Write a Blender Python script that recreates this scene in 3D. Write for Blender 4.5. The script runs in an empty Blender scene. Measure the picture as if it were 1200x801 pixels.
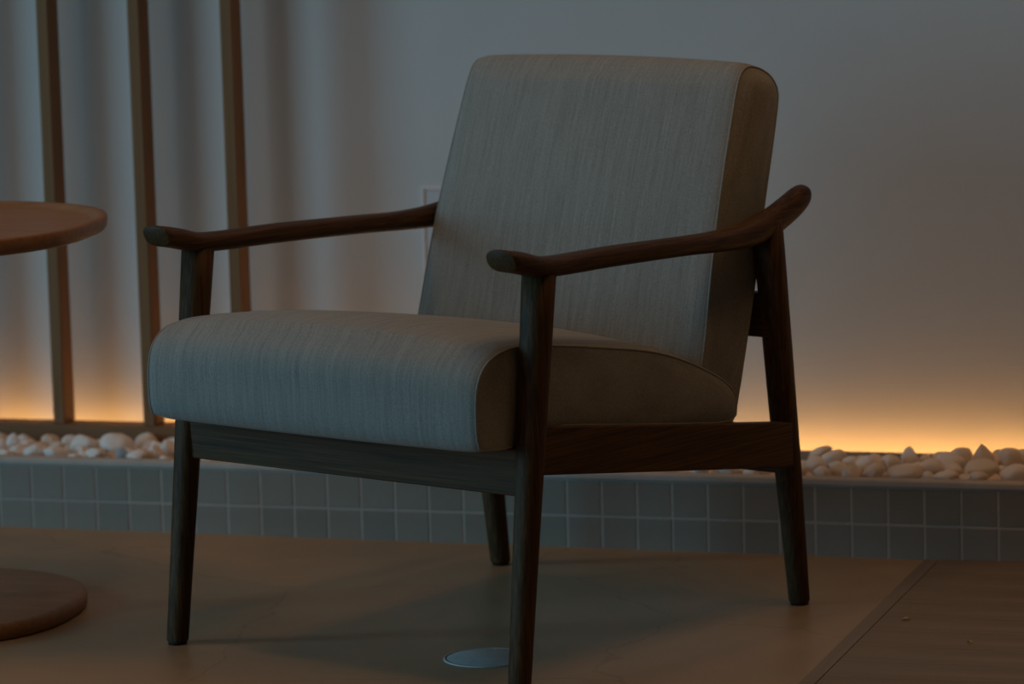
import bpy, bmesh, math, random
from mathutils import Vector, Matrix, noise as mnoise

scene = bpy.context.scene
COL = scene.collection
PI = math.pi

# ------------------------------------------------------------------ camera
# world: x along the tiled kerb, y = 0 its front face (towards the wall is +y), z = 0 the floor
cam_d = bpy.data.cameras.new('camera')
cam = bpy.data.objects.new('camera', cam_d)
COL.objects.link(cam)
scene.camera = cam
YAW, PITCH, ROLL = 0.3010, 0.14192, -0.02731
fwd = Vector((-math.sin(YAW) * math.cos(PITCH), math.cos(YAW) * math.cos(PITCH), -math.sin(PITCH)))
rt0 = Vector((math.cos(YAW), math.sin(YAW), 0.0))
up0 = rt0.cross(fwd)
rt = rt0 * math.cos(ROLL) + up0 * math.sin(ROLL)
up = up0 * math.cos(ROLL) - rt0 * math.sin(ROLL)
CAM = Vector((1.8919, -6.0945, 1.2377))
m = Matrix((rt, up, -fwd)).transposed().to_4x4()
m.translation = CAM
cam.matrix_world = m
cam_d.sensor_width = 36.0
cam_d.lens = 4782.3 / 1200 * 36
cam_d.clip_end = 60
cam_d.dof.use_dof = True
cam_d.dof.focus_distance = 5.60
cam_d.dof.aperture_fstop = 4.8

# ------------------------------------------------------------------ light
scene.view_settings.view_transform = 'Standard'
scene.view_settings.look = 'None'
scene.view_settings.exposure = 0.0
scene.view_settings.gamma = 1.0
scene.view_settings.use_curve_mapping = False

world = bpy.data.worlds.new('world')
scene.world = world
world.use_nodes = True
world.node_tree.nodes['Background'].inputs[0].default_value = (1.0, 0.71, 0.46, 1)
world.node_tree.nodes['Background'].inputs[1].default_value = 0.018

def area(name, loc, target, sx, sy, power, color):
    d = bpy.data.lights.new(name, 'AREA')
    d.shape = 'RECTANGLE'; d.size = sx; d.size_y = sy
    d.energy = power; d.color = color
    o = bpy.data.objects.new(name, d); COL.objects.link(o)
    o.location = loc
    o.rotation_euler = (Vector(target) - Vector(loc)).to_track_quat('-Z', 'Y').to_euler()
    return o

DAY = (0.32, 0.785, 1.09)
area('daylight_window', (-4.00, -5.40, 1.70), (0.1, 0.1, 0.5), 2.6, 2.6, 45.0, DAY)
area('daylight_window_far', (-6.6, -2.95, 1.7), (0.1, 0.1, 0.55), 1.1, 2.6, 93.0, DAY)

def spot(name, loc, target, power, color, angle, blend, radius):
    d = bpy.data.lights.new(name, 'SPOT')
    d.energy = power; d.color = color; d.spot_size = angle; d.spot_blend = blend
    d.shadow_soft_size = radius
    o = bpy.data.objects.new(name, d); COL.objects.link(o)
    o.location = loc
    o.rotation_euler = (Vector(target) - Vector(loc)).to_track_quat('-Z', 'Y').to_euler()
    return o

spot('ceiling_downlight', (-0.12, -1.45, 2.7), (0.05, -0.75, 0), 11.0, (1.0, 0.58, 0.30), 1.3, 0.8, 0.10)

spot('ceiling_downlight_right', (1.05, -0.85, 2.7), (0.95, -0.70, 0), 31.0, (1.0, 0.53, 0.22), 1.95, 0.9, 0.5)

spot('ceiling_downlight_left', (-1.15, -0.90, 2.7), (-0.95, -0.70, 0), 22.0, (1.0, 0.54, 0.235), 1.5, 0.9, 0.30)

# ------------------------------------------------------------------ helpers
def tag(o, label=None, cat=None, group=None, kind=None):
    if label: o['label'] = label
    if cat: o['category'] = cat
    if group: o['group'] = group
    if kind: o['kind'] = kind
    return o

def empty(name, loc=(0, 0, 0), rz=0.0):
    o = bpy.data.objects.new(name, None)
    o.empty_display_size = 0.05
    COL.objects.link(o)
    o.location = loc; o.rotation_euler = (0, 0, rz)
    return o

def link(name, mesh, mat=None, parent=None, loc=(0, 0, 0), rot=(0, 0, 0)):
    o = bpy.data.objects.new(name, mesh)
    COL.objects.link(o)
    if mat is not None and len(mesh.materials) == 0:
        mesh.materials.append(mat)
    o.location = loc; o.rotation_euler = rot
    if parent: o.parent = parent
    return o

def pymesh(name, verts, faces, smooth=True):
    me = bpy.data.meshes.new(name)
    me.from_pydata([tuple(v) for v in verts], [], faces)
    bm = bmesh.new(); bm.from_mesh(me)
    bmesh.ops.recalc_face_normals(bm, faces=bm.faces)
    bm.to_mesh(me); bm.free()
    if smooth:
        for p in me.polygons: p.use_smooth = True
    return me

def box_mesh(name, x0, x1, y0, y1, z0, z1, bev=0.0, seg=2):
    bm = bmesh.new()
    bmesh.ops.create_cube(bm, size=1.0)
    for v in bm.verts:
        v.co = Vector(((x0 + x1) / 2 + v.co.x * (x1 - x0), (y0 + y1) / 2 + v.co.y * (y1 - y0), (z0 + z1) / 2 + v.co.z * (z1 - z0)))
    if bev > 0:
        bmesh.ops.bevel(bm, geom=list(bm.edges), offset=bev, segments=seg, profile=0.5, affect='EDGES')
    me = bpy.data.meshes.new(name)
    bm.to_mesh(me); bm.free()
    return me

def loft(name, rings, cap=True):
    """closed rings of equal length joined to a tube, ends closed"""
    n = len(rings[0]); verts = []; faces = []
    for r in rings: verts += [tuple(p) for p in r]
    for i in range(len(rings) - 1):
        for j in range(n):
            k = (j + 1) % n
            faces.append((i * n + j, i * n + k, (i + 1) * n + k, (i + 1) * n + j))
    if cap:
        faces.append(tuple(range(n)))
        faces.append(tuple((len(rings) - 1) * n + j for j in range(n)))
    return pymesh(name, verts, faces)

def catmull(pts, per=8, closed=False):
    out = []; n = len(pts)
    rng = n if closed else n - 1
    for i in range(rng):
        if closed:
            p0, p1, p2, p3 = (pts[(i + k - 1) % n] for k in range(4))
        else:
            p1, p2 = pts[i], pts[i + 1]
            p0 = pts[i - 1] if i > 0 else tuple(2 * a - b for a, b in zip(p1, p2))
            p3 = pts[i + 2] if i + 2 < n else tuple(2 * b - a for a, b in zip(p1, p2))
        for s in range(per):
            t = s / per
            out.append(tuple(0.5 * ((2 * b) + (-a + c) * t + (2 * a - 5 * b + 4 * c - d) * t * t + (-a + 3 * b - 3 * c + d) * t ** 3)
                             for a, b, c, d in zip(p0, p1, p2, p3)))
    if not closed: out.append(tuple(pts[-1]))
    return out

def tube_mesh(name, path, r, seg=6, closed=True):
    rings = []; n = len(path)
    for i in range(n):
        a = Vector(path[i - 1] if (closed or i > 0) else path[0]); b = Vector(path[(i + 1) % n] if (closed or i < n - 1) else path[-1])
        t = (b - a).normalized()
        ref = Vector((1, 0, 0)) if abs(t.x) < 0.8 else Vector((0, 0, 1))
        s = t.cross(ref).normalized(); w = t.cross(s).normalized()
        c = Vector(path[i])
        rings.append([c + s * (r * math.cos(2 * PI * k / seg)) + w * (r * math.sin(2 * PI * k / seg)) for k in range(seg)])
    if closed: rings.append(rings[0])
    return loft(name, rings, cap=not closed)

# ------------------------------------------------------------------ materials
def newmat(name):
    mt = bpy.data.materials.new(name); mt.use_nodes = True
    nt = mt.node_tree
    return mt, nt, nt.nodes['Principled BSDF']

def N(nt, kind, **kw):
    n = nt.nodes.new(kind)
    for k, v in kw.items():
        if k == 'op': n.operation = v
        elif k == 'inp':
            for kk, vv in v.items(): n.inputs[kk].default_value = vv
        else: setattr(n, k, v)
    return n

def coords(nt, scale, kind='Object'):
    tc = N(nt, 'ShaderNodeTexCoord'); mp = N(nt, 'ShaderNodeMapping')
    mp.inputs['Scale'].default_value = scale
    nt.links.new(tc.outputs[kind], mp.inputs['Vector'])
    return mp.outputs['Vector']

def noise_node(nt, vec, scale, detail=4.0, rough=0.55, dist=0.0):
    n = N(nt, 'ShaderNodeTexNoise', inp={'Scale': scale, 'Detail': detail, 'Roughness': rough, 'Distortion': dist})
    nt.links.new(vec, n.inputs['Vector'])
    return n.outputs['Fac']

def ramp(nt, fac, stops):
    r = N(nt, 'ShaderNodeValToRGB')
    el = r.color_ramp.elements
    while len(el) < len(stops): el.new(0.5)
    for e, (p, c) in zip(el, stops):
        e.position = p; e.color = (*c, 1)
    nt.links.new(fac, r.inputs['Fac'])
    return r.outputs['Color']

def mix(nt, a, b, fac, mode='MIX'):
    mx = N(nt, 'ShaderNodeMix', data_type='RGBA', blend_type=mode)
    for sock, val in ((mx.inputs[6], a), (mx.inputs[7], b), (mx.inputs[0], fac)):
        if isinstance(val, (int, float)): sock.default_value = val
        elif isinstance(val, tuple): sock.default_value = (*val, 1)
        else: nt.links.new(val, sock)
    return mx.outputs[2]

def bump(nt, bsdf, height, strength, dist):
    b = N(nt, 'ShaderNodeBump', inp={'Strength': strength, 'Distance': dist})
    nt.links.new(height, b.inputs['Height'])
    nt.links.new(b.outputs['Normal'], bsdf.inputs['Normal'])

def wood(name, axis, dark, mid, light, across=140.0, along=5.0, rough=0.5, big=0.5):
    mt, nt, b = newmat(name)
    s = [across] * 3; s[axis] = along
    s2 = [across * 0.14] * 3; s2[axis] = along * 0.4
    fine = noise_node(nt, coords(nt, tuple(s)), 1.0, 4.0, 0.65, 0.3)
    broad = noise_node(nt, coords(nt, tuple(s2)), 1.0, 3.0, 0.5, 0.8)
    c1 = ramp(nt, fine, [(0.36, dark), (0.5, mid), (0.66, light)])
    c2 = ramp(nt, broad, [(0.3, dark), (0.55, mid), (0.8, light)])
    col = mix(nt, c1, c2, big)
    nt.links.new(col, b.inputs['Base Color'])
    b.inputs['Roughness'].default_value = rough
    b.inputs['Specular IOR Level'].default_value = 0.22
    bump(nt, b, fine, 0.25, 0.0006)
    return mt

CH = ((0.030, 0.0150, 0.0052), (0.078, 0.0375, 0.0130), (0.145, 0.073, 0.0260))
M_leg = wood('stained_ash_upright', 2, *CH, across=300, along=5, big=0.35, rough=0.58)
M_rail = wood('stained_ash_crosswise', 0, *CH, across=300, along=5, big=0.35, rough=0.58)
M_arm = wood('stained_ash_lengthwise', 1, *CH, across=300, along=5, big=0.35, rough=0.5)
M_post = wood('oak_post', 2, (0.20, 0.10, 0.042), (0.27, 0.14, 0.06), (0.33, 0.175, 0.08), across=90, along=3, rough=0.55)
M_sill = wood('oak_sill', 0, (0.20, 0.10, 0.045), (0.26, 0.135, 0.065), (0.32, 0.17, 0.085), across=90, along=3, rough=0.55)
M_table = wood('oak_table', 0, (0.24, 0.118, 0.055), (0.32, 0.165, 0.080), (0.39, 0.21, 0.105), across=70, along=4, rough=0.4)
M_deck = wood('grey_oak_deck', 0, (0.15, 0.108, 0.074), (0.25, 0.18, 0.125), (0.34, 0.25, 0.175), across=60, along=1.6, rough=0.5, big=0.6)
M_deck_y = wood('grey_oak_deck_edge', 1, (0.19, 0.14, 0.10), (0.25, 0.19, 0.14), (0.30, 0.23, 0.17), across=60, along=2.2, rough=0.5)

def fabric(name):
    mt, nt, b = newmat(name)
    slub = noise_node(nt, coords(nt, (330, 13, 13)), 1.0, 3.0, 0.6, 0.0)
    broad = noise_node(nt, coords(nt, (90, 5, 5)), 1.0, 2.0, 0.5, 0.0)
    weave = noise_node(nt, coords(nt, (900, 420, 420)), 1.0, 2.0, 0.6, 0.0)
    c1 = ramp(nt, slub, [(0.3, (0.190, 0.189, 0.172)), (0.5, (0.298, 0.294, 0.267)), (0.72, (0.41, 0.404, 0.368))])
    c2 = ramp(nt, broad, [(0.3, (0.233, 0.230, 0.209)), (0.7, (0.372, 0.367, 0.334))])
    c3 = ramp(nt, weave, [(0.3, (0.14, 0.138, 0.123)), (0.52, (0.303, 0.298, 0.27)), (0.75, (0.465, 0.461, 0.417))])
    col = mix(nt, mix(nt, c1, c2, 0.35), c3, 0.4)
    nt.links.new(col, b.inputs['Base Color'])
    b.inputs['Roughness'].default_value = 0.95
    b.inputs['Specular IOR Level'].default_value = 0.15
    b.inputs['Sheen Weight'].default_value = 0.15
    bump(nt, b, weave, 0.5, 0.0008)
    return mt
M_fabric = fabric('slubbed_linen')

def plain(name, color, rough=0.6, metal=0.0, var=0.08, scale=20.0, bmp=0.0, spec=0.5):
    mt, nt, b = newmat(name)
    f = noise_node(nt, coords(nt, (1, 1, 1)), scale, 4.0, 0.6)
    lo = tuple(max(0, c * (1 - var)) for c in color); hi = tuple(min(1, c * (1 + var)) for c in color)
    nt.links.new(ramp(nt, f, [(0.3, lo), (0.7, hi)]), b.inputs['Base Color'])
    b.inputs['Roughness'].default_value = rough
    b.inputs['Metallic'].default_value = metal
    b.inputs['Specular IOR Level'].default_value = spec
    if bmp: bump(nt, b, f, bmp, 0.002)
    return mt

M_wall = plain('white_plaster', (0.70, 0.70, 0.69), 0.85, var=0.015, scale=6, spec=0.2)
M_grout = plain('pale_grout', (0.43, 0.395, 0.355), 0.85, scale=60)
M_rim = plain('pale_cement_rim', (0.52, 0.46, 0.41), 0.8, scale=30)
M_tile = plain('grey_glazed_tile', (0.275, 0.245, 0.205), 0.42, var=0.10, scale=8)
M_tile2 = plain('grey_glazed_tile_dark', (0.25, 0.228, 0.19), 0.42, var=0.10, scale=8)
M_stone = plain('white_pebble', (0.90, 0.80, 0.73), 0.75, var=0.10, scale=40, bmp=0.3, spec=0.3)
M_stone2 = plain('cream_pebble', (0.84, 0.72, 0.62), 0.75, var=0.12, scale=40, bmp=0.3, spec=0.3)
M_stone3 = plain('blue_grey_pebble', (0.36, 0.46, 0.54), 0.7, var=0.08, scale=40, bmp=0.3, spec=0.3)
M_black = plain('black_glide', (0.012, 0.012, 0.012), 0.5)
M_lip = plain('grey_channel', (0.30, 0.28, 0.26), 0.6)
M_plate = plain('painted_plate', (0.66, 0.68, 0.70), 0.5, var=0.02)
M_plate_frame = plain('plate_frame', (0.78, 0.74, 0.73), 0.45, var=0.02)
M_cap = plain('brushed_drain_cover', (0.60, 0.58, 0.57), 0.55, metal=0.0, var=0.10, scale=35)
M_leaf = plain('dry_leaf', (0.60, 0.50, 0.08), 0.7, var=0.2, scale=200)

def floor_mat():
    mt, nt, b = newmat('polished_concrete')
    v = coords(nt, (1, 1, 1))
    big = noise_node(nt, v, 2.2, 5.0, 0.6, 0.6)
    mid_ = noise_node(nt, v, 14.0, 5.0, 0.65, 0.2)
    fine = noise_node(nt, v, 160.0, 3.0, 0.6)
    c = ramp(nt, big, [(0.3, (0.33, 0.22, 0.125)), (0.55, (0.41, 0.265, 0.145)), (0.75, (0.46, 0.30, 0.165))])
    c = mix(nt, c, ramp(nt, mid_, [(0.3, (0.31, 0.205, 0.115)), (0.7, (0.46, 0.305, 0.165))]), 0.35)
    spk = ramp(nt, fine, [(0.22, (0.35, 0.33, 0.30)), (0.32, (1, 1, 1))])
    c = mix(nt, c, spk, 0.6, 'MULTIPLY')
    # hairline cracks
    vo = N(nt, 'ShaderNodeTexVoronoi', feature='DISTANCE_TO_EDGE', inp={'Scale': 1.7})
    wob = N(nt, 'ShaderNodeTexNoise', inp={'Scale': 5.0, 'Detail': 5.0})
    nt.links.new(v, wob.inputs['Vector'])
    mv = N(nt, 'ShaderNodeMix', data_type='VECTOR', inp={0: 0.14})
    nt.links.new(v, mv.inputs[4]); nt.links.new(wob.outputs['Color'], mv.inputs[5])
    nt.links.new(mv.outputs[1], vo.inputs['Vector'])
    cr = ramp(nt, vo.outputs['Distance'], [(0.0, (0.55, 0.52, 0.48)), (0.004, (1, 1, 1))])
    c = mix(nt, c, cr, 0.5, 'MULTIPLY')
    nt.links.new(c, b.inputs['Base Color'])
    rr = N(nt, 'ShaderNodeMapRange', inp={3: 0.30, 4: 0.5})
    nt.links.new(mid_, rr.inputs[0]); nt.links.new(rr.outputs[0], b.inputs['Roughness'])
    bump(nt, b, mid_, 0.08, 0.002)
    return mt
M_floor = floor_mat()

def led_mat():
    mt, nt, b = newmat('warm_led')
    b.inputs['Base Color'].default_value = (0.8, 0.7, 0.5, 1)
    b.inputs['Emission Color'].default_value = (1.0, 0.46, 0.11, 1)
    b.inputs['Emission Strength'].default_value = 20.0
    return mt
M_led = led_mat()

# ------------------------------------------------------------------ setting
random.seed(7)
WALL_Y = 0.32
X0, X1 = -2.6, 2.6

# floor: level slab whose concrete runs slightly uneven where it meets the kerb
nx, ny = 52, 60
fv = []; ff = []
for j in range(ny + 1):
    y = -5.6 + (5.61) * (j / ny)
    for i in range(nx + 1):
        x = X0 + (X1 - X0) * i / nx
        k = max(0.0, min(1.0, 1 + (y + 0.02) / 0.2)); k = k * k * (3 - 2 * k)
        s = max(-1.0, min(1.0, x))
        fv.append((x, y, -0.0046 * s * k - 0.0005 * k))
for j in range(ny):
    for i in range(nx):
        a = j * (nx + 1) + i
        ff.append((a, a + 1, a + nx + 2, a + nx + 1))
floor = link('floor', pymesh('floor', fv, ff), M_floor)
tag(floor, kind='structure', label='brown polished concrete floor', cat='floor')

wall = link('wall_back', box_mesh('wall_back', X0, X1, WALL_Y, WALL_Y + 0.12, -0.02, 2.8), M_wall)
tag(wall, kind='structure', label='white plaster wall lit from below', cat='wall')

# kerb with its tiles
T = 0.05742
TILE0 = -0.83521           # x of the joint nearest the left of the picture
Z_TOP = 0.10867
G = 0.0034
kerb = link('wall_kerb', box_mesh('wall_kerb', X0, X1, -0.0006, 0.022, -0.02, Z_TOP + 0.0002), M_grout)
tag(kerb, kind='structure', label='low tiled kerb in front of the pebble trough', cat='kerb')
rim = link('kerb_rim', box_mesh('kerb_rim', X0, X1, -0.0035, 0.022, Z_TOP + 0.0002, 0.1205, 0.003, 2), M_rim, kerb)
tile_me = box_mesh('tile', -(T - G) / 2, (T - G) / 2, -0.0013, 0.006, -(T - G) / 2, (T - G) / 2, 0.0008, 1)
tile_me.materials.append(M_tile)
tile_me2 = tile_me.copy(); tile_me2.materials.clear(); tile_me2.materials.append(M_tile2)
for row in range(2):
    for k in range(-28, 58):
        o = link('tile', random.choice((tile_me, tile_me, tile_me2)), None, kerb,
                 (TILE0 + (k + 0.5) * T, random.uniform(-0.0003, 0.0002), Z_TOP - (row + 0.5) * T - 0.0005),
                 (random.uniform(-0.004, 0.004), 0, random.uniform(-0.004, 0.004)))

# trough behind the kerb: bed, and the lip that hides the light strip
bed = link('trim_1', box_mesh('trim_1', X0, X1, 0.022, 0.247, 0.0, 0.104), M_stone2)
tag(bed, kind='structure', label='gravel bed of the trough', cat='trough')
lip = link('trim_2', box_mesh('trim_2', X0, X1, 0.247, 0.2525, 0.0, 0.1195, 0.001, 1), M_lip)
tag(lip, kind='structure', label='grey lip in front of the light channel', cat='trim')
chan = link('trim_3', box_mesh('trim_3', X0, X1, 0.2525, WALL_Y, 0.0, 0.066), M_lip)
tag(chan, kind='structure', label='floor of the light channel', cat='trim')

# light strip hidden behind the lip, facing the wall
strip = empty('led_strip', (0, 0.2525, 0.082))
tag(strip, 'warm LED light strip glowing behind the pebbles at the wall foot', 'light strip')
link('strip_backing', box_mesh('strip_backing', X0 + 0.02, X1 - 0.02, 0.0, 0.016, 0.0, 0.014, 0.001, 1), M_lip, strip)
link('diffuser', box_mesh('diffuser', X0 + 0.02, X1 - 0.02, 0.016, 0.0175, 0.002, 0.012), M_led, strip)

# slatted screen: bottom rail and posts
screen = empty('slatted_screen', (-0.88, 0.2225, 0.104))
tag(screen, 'oak screen of slim upright posts on a bottom rail before the wall', 'screen')
link('bottom_rail', box_mesh('bottom_rail', -1.6, 0.52, -0.027, 0.0235, 0.0, 0.0385, 0.0015, 1), M_sill, screen)
post_me = box_mesh('post', 0, 0.0205, -0.0225, 0.0225, 0.0, 2.62, 0.0012, 1)
post_me.materials.append(M_post)
for k in range(-6, 3):
    link('post', post_me, None, screen, (0.0005 + 0.1640 * k, 0.0, 0.0385))

# wall plate
plate = empty('wall_plate', (-0.1795, WALL_Y, 0.467))
tag(plate, 'flat square cover plate on the wall, half hidden behind the chair back', 'wall plate')
link('plate', box_mesh('plate', -0.064, 0.064, -0.003, 0.0, -0.064, 0.064, 0.0008, 1), M_plate, plate)
for nm, a in (('v', -1), ('v', 1)):
    link('frame_side', box_mesh('frame_side', a * 0.067 - 0.003, a * 0.067 + 0.003, -0.005, 0.0, -0.07, 0.07, 0.001, 1), M_plate_frame, plate)
    link('frame_rail', box_mesh('frame_rail', -0.064, 0.064, -0.005, 0.0, a * 0.067 - 0.003, a * 0.067 + 0.003, 0.001, 1), M_plate_frame, plate)

# wooden deck panel let onto the floor at the right
deck = empty('wooden_deck', (0.6637, -0.035, 0.0))
tag(deck, 'flat pale grey-brown wooden deck panel lying beside the kerb', 'deck')
DZ = 0.005
link('edge_trim', box_mesh('edge_trim', 0, 0.0225, -1.70, 0.0, 0.0, DZ, 0.0006, 1), M_deck_y, deck)
link('edge_trim', box_mesh('edge_trim', 0.0225, 1.5, -0.020, 0.0, 0.0, DZ, 0.0006, 1), M_deck, deck)
y = -0.0208
i = 0
while y > -1.68:
    w = 0.098
    plank = box_mesh('plank', 0.0235, 1.5, -w + 0.0006, 0.0, 0.0, DZ - 0.0002, 0.0004, 1)
    me = plank
    link('plank', me, M_deck, deck, (0, y, 0))
    y -= w; i += 1

# floor drain cap
cap = empty('drain_cap', (0.198, -0.797, 0.0))
tag(cap, 'round pale metal drain cap set in the floor under the chair', 'drain cap')
def disc(name, r0, r1, z0, z1, seg=40):
    rings = [[(r1 * math.cos(2 * PI * k / seg), r1 * math.sin(2 * PI * k / seg), z0) for k in range(seg)],
             [(r1 * math.cos(2 * PI * k / seg), r1 * math.sin(2 * PI * k / seg), z1 * 0.7 + z0 * 0.3) for k in range(seg)],
             [((r1 - 0.001) * math.cos(2 * PI * k / seg), (r1 - 0.001) * math.sin(2 * PI * k / seg), z1) for k in range(seg)]]
    if r0 > 0:
        rings += [[(r0 * math.cos(2 * PI * k / seg), r0 * math.sin(2 * PI * k / seg), z) for k in range(seg)] for z in (z1, z0)]
        rings.append(rings[0])
        return loft(name, rings, cap=False)
    return loft(name, rings)
link('rim', disc('rim', 0.0565, 0.0605, 0.0, 0.0018), M_cap, cap)
link('cover', disc('cover', 0.0, 0.0562, 0.0, 0.0018), M_cap, cap)

# ------------------------------------------------------------------ armchair
chair = empty('armchair', (0.0222, -0.9031, 0.0), -0.38614)
tag(chair, 'dark-stained wooden armchair with light grey linen seat and back cushions', 'armchair')

def sup(cx, cy, a, b, n, seg=24):
    out = []
    for k in range(seg):
        t = 2 * PI * k / seg
        c, s = math.cos(t), math.sin(t)
        out.append((cx + a * math.copysign(abs(c) ** (2 / n), c), cy + b * math.copysign(abs(s) ** (2 / n), s)))
    return out

def leg_mesh(name, foot, topp, radii):
    rings = []
    f = Vector(foot); t = Vector(topp)
    for z, r in radii:
        q = (z - f.z) / (t.z - f.z)
        c = f.lerp(t, q)
        rings.append([(x, y, z) for x, y in sup(c.x, c.y, r, r * 1.02, 2.35)])
    return loft(name, rings)

def leg(sx, wf, v0, wt, v1, zt, radii):
    l = link('leg', leg_mesh('leg', (sx * wf, v0, 0), (sx * wt, v1, zt), radii), M_leg, chair)
    capm = leg_mesh('foot_glide', (sx * wf, v0, 0), (sx * wt, v1, zt), [(0.0, radii[0][1] - 0.0016), (0.005, radii[0][1] - 0.001), (0.0055, radii[0][1] - 0.001)])
    link('foot_glide', capm, M_black, l)

R_F = [(0.005, 0.0142), (0.0065, 0.0148), (0.10, 0.0157), (0.26, 0.0177), (0.40, 0.0199), (0.50, 0.0213), (0.568, 0.0222)]
R_B = [(0.005, 0.0142), (0.0065, 0.0148), (0.08, 0.0162), (0.20, 0.0188), (0.35, 0.0200), (0.50, 0.0212), (0.575, 0.0215)]
for sx in (-1, 1):
    leg(sx, 0.3142, 0.0, 0.3110, 0.0697, 0.56, R_F)
    leg(sx, 0.2831, 0.6916, 0.2841, 0.6296, 0.5392, R_B)

# rails
link('front_rail', box_mesh('front_rail', -0.302, 0.302, 0.026, 0.049, 0.2665, 0.3310, 0.0015, 1), M_rail, chair)
def side_rail(sx):
    pts = [(0.045, 0.292, 0.358), (0.6555, 0.2105, 0.2765)]
    v = []
    for (vv, zb, zt) in pts:
        for uu in (0.279, 0.3035):
            for zz in (zb, zt): v.append((sx * uu, vv, zz))
    f = [(0, 1, 3, 2), (4, 6, 7, 5), (0, 4, 5, 1), (2, 3, 7, 6), (0, 2, 6, 4), (1, 5, 7, 3)]
    me = pymesh('side_rail', v, f, smooth=False)
    bm = bmesh.new(); bm.from_mesh(me)
    bmesh.ops.bevel(bm, geom=list(bm.edges), offset=0.0018, segments=1, profile=0.5, affect='EDGES')
    bm.to_mesh(me); bm.free()
    link('side_rail', me, M_arm, chair)
for sx in (-1, 1): side_rail(sx)
link('rear_rail', box_mesh('rear_rail', -0.285, 0.285, 0.652, 0.674, 0.200, 0.250, 0.0015, 1), M_rail, chair)
link('back_crossbar', box_mesh('back_crossbar', -0.285, 0.285, 0.622, 0.644, 0.403, 0.467, 0.002, 1), M_rail, chair)

# arms: (v, centre z, half height, half width, u, twist)
ARM = [(-0.0080, 0.5865, 0.0160, 0.0262, 0.3135, 0.0), (0.0250, 0.5800, 0.0152, 0.0262, 0.3130, 0.0), (0.0620, 0.5715, 0.0140, 0.0250, 0.3115, 0.0),
       (0.1100, 0.5675, 0.0138, 0.0228, 0.3095, 0.0), (0.2300, 0.5660, 0.0142, 0.0200, 0.3060, 0.0), (0.3950, 0.5610, 0.0138, 0.0190, 0.3000, 0.0),
       (0.4900, 0.5575, 0.0148, 0.0190, 0.2940, 0.10), (0.5700, 0.5590, 0.0180, 0.0190, 0.2890, 0.22), (0.6300, 0.5690, 0.0205, 0.0180, 0.2860, 0.32),
       (0.6750, 0.5835, 0.0212, 0.0170, 0.2845, 0.35), (0.7020, 0.5945, 0.0200, 0.0160, 0.2840, 0.35), (0.7190, 0.6010, 0.0155, 0.0130, 0.2835, 0.35), (0.7260, 0.6035, 0.0080, 0.0070, 0.2835, 0.35)]
def arm_mesh(sx):
    pts = catmull(ARM, 5)
    rings = []
    for i, (v, z, hh, hw, u, tw) in enumerate(pts):
        a = pts[max(i - 1, 0)]; b = pts[min(i + 1, len(pts) - 1)]
        tv, tz = b[0] - a[0], b[1] - a[1]
        L = math.hypot(tv, tz); tv /= L; tz /= L
        nv, nz = -tz, tv
        ring = []
        for (du, dn) in sup(0, 0, hw, hh, 2.5, 28):
            c, s = math.cos(tw), math.sin(tw)
            du2 = du * c + dn * s; dn2 = -du * s + dn * c
            # scooped top behind the nose
            ring.append((sx * (u + du2), v + nv * dn2, z + nz * dn2))
        rings.append(ring)
    # nose: flat oval end, slightly eased
    first = rings[0]
    cx = sum(p[0] for p in first) / len(first); cy = sum(p[1] for p in first) / len(first); cz = sum(p[2] for p in first) / len(first)
    def shrink(s, dv): return [(cx + (p[0] - cx) * s, cy + (p[1] - cy) * s + dv, cz + (p[2] - cz) * s) for p in first]
    rings = [shrink(0.86, -0.0040), shrink(0.955, -0.0028)] + rings
    # the nose is cut aslant: its top reaches further forward than its underside
    for ri in range(len(rings)):
        out = []
        for (x, v, z) in rings[ri]:
            k = max(0.0, min(1.0, (0.05 - v) / 0.058))
            out.append((x, v - 0.55 * (z - cz) * k * k, z))
        rings[ri] = out
    return loft('armrest', rings)
for sx in (-1, 1): link('armrest', arm_mesh(sx), M_arm, chair)

# cushions: a side contour lofted across the width
def resample(pts, n):
    P = pts + [pts[0]]; d = [0.0]
    for a, b in zip(P, P[1:]): d.append(d[-1] + math.dist(a, b))
    out = []; j = 0
    for k in range(n):
        t = d[-1] * k / n
        while d[j + 1] < t: j += 1
        q = (t - d[j]) / max(1e-9, d[j + 1] - d[j])
        out.append(tuple(a + (b - a) * q for a, b in zip(P[j], P[j + 1])))
    return out

def offset(pts, dist):
    n = len(pts); out = []
    area2 = sum(pts[i][0] * pts[(i + 1) % n][1] - pts[(i + 1) % n][0] * pts[i][1] for i in range(n))
    sg = 1 if area2 > 0 else -1
    for i in range(n):
        a = pts[i - 1]; b = pts[(i + 1) % n]
        tx, ty = b[0] - a[0], b[1] - a[1]; L = math.hypot(tx, ty) or 1
        dd = dist(i, pts[i]) if callable(dist) else dist
        out.append((pts[i][0] + sg * ty / L * dd, pts[i][1] - sg * tx / L * dd))
    return out

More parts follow.
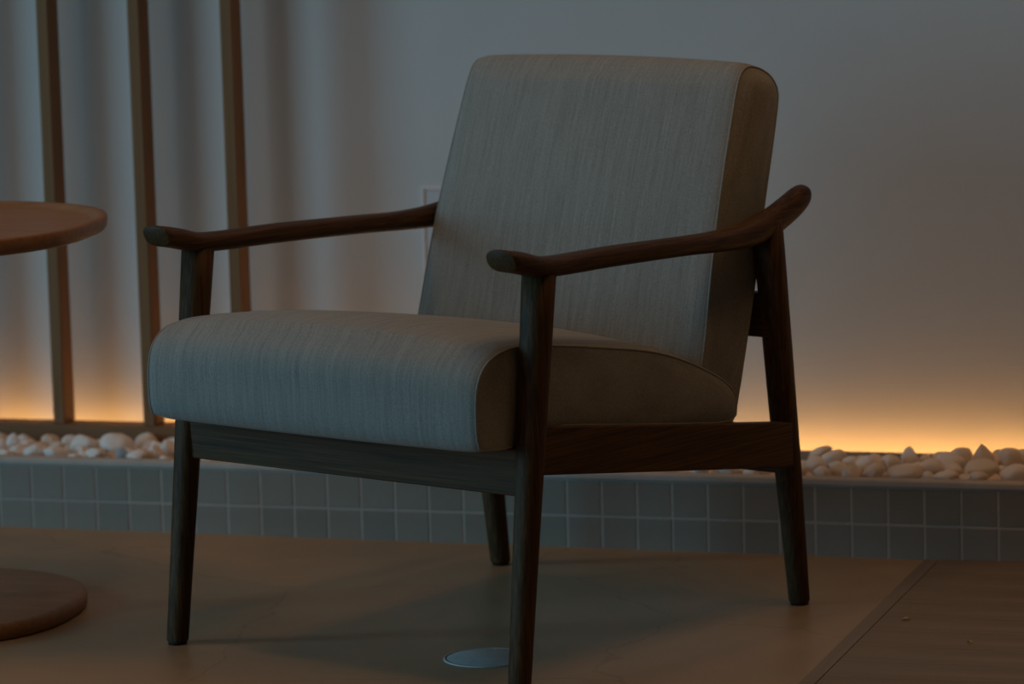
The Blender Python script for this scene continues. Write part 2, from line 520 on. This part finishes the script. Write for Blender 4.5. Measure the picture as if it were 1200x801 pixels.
def cushion(name, contour, halfw, crown, seam_r=0.0018, edge=0.012, bulge=0.003, shape=None, axis='v', padk=0.8):
    """contour: closed (v, z) side outline. halfw(z) -> half width. crown(i, p): extra puff at mid width"""
    n = len(contour)
    rings = []
    def ring(pts, uf, du=0.0):
        r = []
        for (v, z) in pts:
            u = uf * (halfw(z, v) + du)
            r.append(shape(u, v, z) if shape else (u, v, z))
        return r
    cv = sum(p[0] for p in contour) / n; cz = sum(p[1] for p in contour) / n
    hc = sum(halfw(z, v) for v, z in contour) / n
    k = 0 if axis == 'v' else 1
    lo = min(p[k] for p in contour); hi = max(p[k] for p in contour); pad = 0.42 * min(hi - lo, max(p[1 - k] for p in contour) - min(p[1 - k] for p in contour)) * padk
    def middle(p):
        q = max(lo + pad, min(hi - pad, p[k]))
        cross = []
        for i in range(n):
            a_, b_ = contour[i], contour[(i + 1) % n]
            if (a_[k] - q) * (b_[k] - q) <= 0 and a_[k] != b_[k]:
                t = (q - a_[k]) / (b_[k] - a_[k]); cross.append(a_[1 - k] + (b_[1 - k] - a_[1 - k]) * t)
        mid_ = (min(cross) + max(cross)) / 2
        return (q, mid_) if k == 0 else (mid_, q)
    mids = [middle(p) for p in contour]
    def capring(s, sgn):
        r = []
        for (v0, z0), (mv, mz) in zip(contour, mids):
            v, z = mv + (v0 - mv) * s, mz + (z0 - mz) * s
            u = sgn * (hc + (halfw(z0, v0) - hc) * s * s + bulge * (1 - s * s))
            r.append(shape(u, v, z) if shape else (u, v, z))
        return r
    CAPS = (0.04, 0.15, 0.3, 0.45, 0.6, 0.72, 0.82, 0.9, 0.96, 0.985)
    for s in CAPS: rings.append(capring(s, -1))
    us = [-1.0, -0.985, -0.965, -0.94, -0.9, -0.84, -0.74, -0.6, -0.45, -0.3, -0.15, 0]
    us += [-x for x in us[-2::-1]]
    for uf in us:
        e = (1 - abs(uf)) / 0.10
        e = 1 if e >= 1 else math.sqrt(max(0, 1 - (1 - e) ** 2))
        pf = 1 - abs(uf) ** 2.2
        pts = offset(contour, lambda i, p: edge * e + crown(p) * pf)
        rings.append(ring(pts, uf))
    for s in CAPS[::-1]: rings.append(capring(s, 1))
    me = loft(name, rings)
    seams = []
    for sgn in (-1, 1):
        path = [(shape(sgn * (halfw(z, v) - 0.001), v, z) if shape else (sgn * (halfw(z, v) - 0.001), v, z)) for (v, z) in offset(contour, 0.0015)]
        seams.append(tube_mesh('piping', path, seam_r, 6))
    return me, seams

# seat (contour of the side seam, front to back then underneath)
seat_pts = [(-0.0475, 0.354), (-0.0490, 0.386), (-0.0460, 0.418), (-0.0350, 0.441), (-0.0120, 0.4565), (0.0250, 0.4625), (0.0800, 0.4600), (0.1373, 0.4523), (0.2115, 0.4410),
            (0.3257, 0.4210), (0.4036, 0.3995), (0.4829, 0.3670), (0.5250, 0.3400), (0.5330, 0.3150), (0.5150, 0.2990), (0.4000, 0.3120), (0.2500, 0.3320), (0.1200, 0.3480), (0.0500, 0.3370), (0.0150, 0.3345), (-0.0200, 0.3380), (-0.0420, 0.3412)]
seat_c = resample(catmull(seat_pts, 6, closed=True), 110)
def seat_half(z, v): 
    k = max(0.0, min(1.0, (v + 0.01) / 0.05)); k = k * k * (3 - 2 * k)
    return 0.2965 - 0.0055 * k
def seat_crown(p):
    v, z = p
    top = max(0.0, min(1.0, (z - (0.40 - 0.10 * max(0, v))) / 0.04))
    front = 0.35 if v < 0.0 else 0.0
    return 0.020 * max(top if v > -0.02 else top * 0.5, 0) * (1.0 if v < 0.46 else 0.4) + 0.006 * front
seat_me, seat_seams = cushion('seat_cushion', seat_c, seat_half, seat_crown, edge=0.006,
                               shape=lambda u, v, z: (u - (0.0055 * min(1.0, -u / 0.29) if u < 0 and v < 0.03 else 0.0), v, z))
seat = link('seat_cushion', seat_me, M_fabric, chair)
for s in seat_seams: link('piping', s, M_fabric, seat)

# back
back_pts = [(0.4700, 0.335), (0.4840, 0.375), (0.4955, 0.412), (0.5170, 0.494), (0.5410, 0.578), (0.5650, 0.6486), (0.5870, 0.708), (0.6030, 0.750), (0.6120, 0.7700), (0.6210, 0.7830), (0.6350, 0.7890), (0.6520, 0.7880), (0.6700, 0.7825),
            (0.6880, 0.7730), (0.7000, 0.7590), (0.7030, 0.7400), (0.6830, 0.675), (0.6540, 0.591), (0.6240, 0.494), (0.5900, 0.398), (0.5600, 0.318), (0.5450, 0.292), (0.5150, 0.295), (0.4820, 0.310)]
back_c = resample(catmull(back_pts, 6, closed=True), 120)
def back_half(z, v): return 0.268 - (z - 0.41) * 0.05
def back_crown(p):
    v, z = p
    line = 0.535 + (z - 0.494) * 0.33
    return (0.012 if v < line + 0.03 else 0.004) if z < 0.77 else 0.006
back_me, back_seams = cushion('back_cushion', back_c, back_half, back_crown, edge=0.006, axis='z', padk=0.35)
back = link('back_cushion', back_me, M_fabric, chair)
for s in back_seams: link('piping', s, M_fabric, back)

# ------------------------------------------------------------------ side table
def squircle(half, n, rot, z, seg=64):
    out = []
    for (x, y) in sup(0, 0, half, half, n, seg):
        out.append((x * math.cos(rot) - y * math.sin(rot), x * math.sin(rot) + y * math.cos(rot), z))
    return out
ROT = 0.081
table = empty('side_table', (-0.728, -0.6631, 0.0))
tag(table, 'small wooden side table with a lipped rounded-square top at the left edge', 'side table')
NSQ = 2.3
H = 0.5871
RT, RB = 0.2947, 0.2426
def rings_of(r, prof): return [squircle(r + dr, NSQ, ROT, z) for dr, z in prof]
top_rings = rings_of(RT, [(-0.040, H - 0.0260), (-0.014, H - 0.0250), (-0.005, H - 0.0215), (-0.001, H - 0.016), (0.0, H - 0.008), (-0.0005, H - 0.002), (-0.002, H),
                          (-0.0125, H), (-0.0150, H - 0.0015), (-0.0200, H - 0.0070), (-0.0250, H - 0.0080)])
link('table_top', loft('table_top', top_rings), M_table, table)
base_rings = rings_of(RB, [(-0.007, 0.0), (-0.001, 0.003), (0.0, 0.016), (-0.003, 0.0225), (-0.009, 0.025)])
link('base', loft('base', base_rings), M_table, table)
link('pedestal', loft('pedestal', [[(r * math.cos(2 * PI * k / 24), r * math.sin(2 * PI * k / 24), z) for k in range(24)] for z, r in ((0.025, 0.026), (0.06, 0.021), (0.3, 0.02), (0.53, 0.021), (H - 0.0275, 0.03))]), M_table, table)

# ------------------------------------------------------------------ pebbles
def pebble_mesh(seed, squash):
    bm = bmesh.new()
    bmesh.ops.create_icosphere(bm, subdivisions=3, radius=0.5)
    off = Vector((seed * 7.3, seed * 3.1, seed * 1.7))
    for v in bm.verts:
        d = v.co.normalized()
        k = 1 + 0.20 * mnoise.noise(d * 1.1 + off) + 0.07 * mnoise.noise(d * 2.7 + off)
        v.co = d * 0.5 * k
    # a few soft facets as on broken, tumbled stones
    rnd = random.Random(seed)
    for _ in range(4):
        nrm = Vector((rnd.uniform(-1, 1), rnd.uniform(-1, 1), rnd.uniform(-1, 1))).normalized()
        h = rnd.uniform(0.31, 0.41)
        for v in bm.verts:
            e = v.co.dot(nrm) - h
            if e > 0: v.co -= nrm * e * 0.75
    xs = [v.co.x for v in bm.verts]; ys = [v.co.y for v in bm.verts]; zs = [v.co.z for v in bm.verts]
    for v in bm.verts:
        v.co = Vector(((v.co.x - min(xs)) / (max(xs) - min(xs)) - 0.5, (v.co.y - min(ys)) / (max(ys) - min(ys)) - 0.5, (v.co.z - min(zs)) / (max(zs) - min(zs)) - 0.5))
    me = bpy.data.meshes.new('pebble')
    bm.to_mesh(me); bm.free()
    for p in me.polygons: p.use_smooth = True
    return me
PEB = []
for mt in (M_stone, M_stone, M_stone2):
    for k in range(4):
        me = pebble_mesh(len(PEB) + 1, 0.6); me.materials.append(mt); PEB.append(me)
PEB_BLUE = PEB[1].copy(); PEB_BLUE.materials.clear(); PEB_BLUE.materials.append(M_stone3)

def pebble(x, y, z, w, h, d=None, rot=None, label=None, me=None):
    o = link('pebble', me or random.choice(PEB), None, None, (x, y, z), rot if rot else (random.uniform(-0.25, 0.25), random.uniform(-0.3, 0.3), random.uniform(0, 6.28)))
    o.scale = (w, d or w * random.uniform(0.7, 0.95), h)
    if x < -0.58: lab, grp = 'small white pebble lying in the trough below the oak posts, left of the chair', 'pebbles left of the chair'
    elif x < 0.42: lab, grp = 'small white pebble lying in the stretch of trough behind the chair', 'pebbles behind the chair'
    else: lab, grp = 'small white pebble lying in the trough before the glow, right of the chair', 'pebbles right of the chair'
    tag(o, label or lab, 'pebble', grp)
    return o

placed = []
# the stones that stand out, where they lie (x, y, z, width, height, tilt, label)
big = [
    (-0.9258, 0.080, 0.1216, 0.024, 0.022, 0.0, None),
    (-0.9142, 0.1133, 0.1230, 0.026, 0.036, 0.0, 'small upright white pebble at the far left below the first post'),
    (-0.8535, 0.0633, 0.1200, 0.043, 0.024, -0.2, None),
    (-0.8130, 0.055, 0.1200, 0.045, 0.022, 0.1, None),
    (-0.7872, 0.1133, 0.1235, 0.052, 0.040, -0.35, 'larger slanted white pebble, left of the two biggest near the table'),
    (-0.7273, 0.1133, 0.1250, 0.058, 0.038, 0.15, 'larger domed white pebble, right of the two biggest near the table'),
    (-0.7357, 0.0383, 0.1235, 0.035, 0.018, 0.0, None),
    (-0.6596, 0.033, 0.1230, 0.038, 0.020, 0.0, None),
    (-0.6381, 0.055, 0.1235, 0.034, 0.028, 0.1, None),
    (-0.6255, 0.090, 0.1255, 0.030, 0.030, 0.0, None),
    (0.4550, 0.180, 0.1300, 0.040, 0.017, -0.35, 'thin tilted slab-like pebble just right of the chair rear leg'),
    (0.4860, 0.1425, 0.1260, 0.046, 0.028, -0.3, None),
    (0.4636, 0.0987, 0.1220, 0.043, 0.028, 0.1, None),
    (0.5204, 0.1175, 0.1250, 0.034, 0.022, 0.0, None),
    (0.5473, 0.1112, 0.1230, 0.046, 0.032, -0.2, None),
    (0.5810, 0.1175, 0.1250, 0.040, 0.030, 0.2, None),
    (0.6065, 0.1488, 0.1300, 0.030, 0.036, 0.1, 'small knob-like pebble standing alone against the glow midway between rear leg and right edge'),
    (0.6167, 0.0600, 0.1215, 0.058, 0.028, -0.1, 'wide low pebble resting close behind the kerb rim right of the chair'),
    (0.6750, 0.1237, 0.1285, 0.050, 0.032, 0.15, None),
    (0.6832, 0.0450, 0.1210, 0.040, 0.018, 0.0, None),
    (0.7196, 0.155, 0.1325, 0.036, 0.042, 0.0, 'tallest round pebble silhouetted against the glowing wall at right'),
    (0.7308, 0.0863, 0.1260, 0.058, 0.036, -0.4, None),
    (0.7354, 0.0400, 0.1215, 0.030, 0.018, 0.0, None),
    (0.7649, 0.1487, 0.1320, 0.038, 0.036, 0.1, 'domed pebble beside the tallest one near the right edge'),
    (0.7867, 0.0613, 0.1240, 0.050, 0.030, -0.1, None),
]
for i, (x, y, z, w, h, t, lab) in enumerate(big):
    pebble(x, y, z, w, h, w * 0.8, (0.0, t, 0.0), lab, PEB[i % len(PEB)])
    placed.append((x, y, w * 0.5))
pebble(-0.6870, 0.036, 0.1235, 0.022, 0.020, 0.018, (0, 0.2, 0.3), 'small blue-grey pebble among the white ones near the chair front leg', PEB_BLUE)
placed.append((-0.687, 0.036, 0.013))
# filling stones
random.seed(21)
count = 0; tries = 0
while count < 250 and tries < 20000:
    tries += 1
    x = random.uniform(-1.15, 1.0)
    y = random.uniform(0.038, 0.182)
    w = random.choice((0.024, 0.028, 0.032, 0.036, 0.042))
    if any(math.hypot(x - a, y - b) < (w * 0.40 + r * 0.80) for a, b, r in placed): continue
    placed.append((x, y, w * 0.5))
    right = x > 0.0
    h = w * random.uniform(0.55, 0.8)
    z = 0.104 + h * 0.5 + (0.004 + 0.05 * (y - 0.03) if right else random.uniform(-0.002, 0.003))
    pebble(x, y, z, w, h)
    count += 1
print('PEBBLES', count + len(big) + 1)

# ------------------------------------------------------------------ leaf crumbs on the deck
def leaf_mesh(L, W):
    n = 8; v = []; f = []
    for lay, dz in ((0, 0.0), (1, 0.0006)):
        for i in range(n + 1):
            t = i / n; x = (t - 0.5) * L; w = W * math.sin(PI * min(1, t * 0.97 + 0.015)) ** 0.8
            z = 0.0013 + 0.002 * math.sin(PI * t) + dz
            v += [(x, -w / 2, z + 0.001), (x, 0, z), (x, w / 2, z + 0.001)]
    o = 3 * (n + 1)
    for i in range(n):
        a = 3 * i
        for s in (0, 1):
            f.append((a + s, a + s + 1, a + s + 4, a + s + 3)); f.append((o + a + s, o + a + s + 3, o + a + s + 4, o + a + s + 1))
    return pymesh('leaf', v, f)
lf = link('leaf', leaf_mesh(0.012, 0.008), M_leaf, None, (0.7255, -0.475, DZ - 0.0012), (0, 0, 0.3))
tag(lf, 'tiny yellow-green leaf scrap lying on the deck near its edge', 'leaf')
lf = link('leaf', leaf_mesh(0.009, 0.005), M_leaf, None, (0.8430, -0.610, DZ - 0.0012), (0, 0, -0.5))
tag(lf, 'smaller dry leaf scrap lying farther right on the deck', 'leaf')
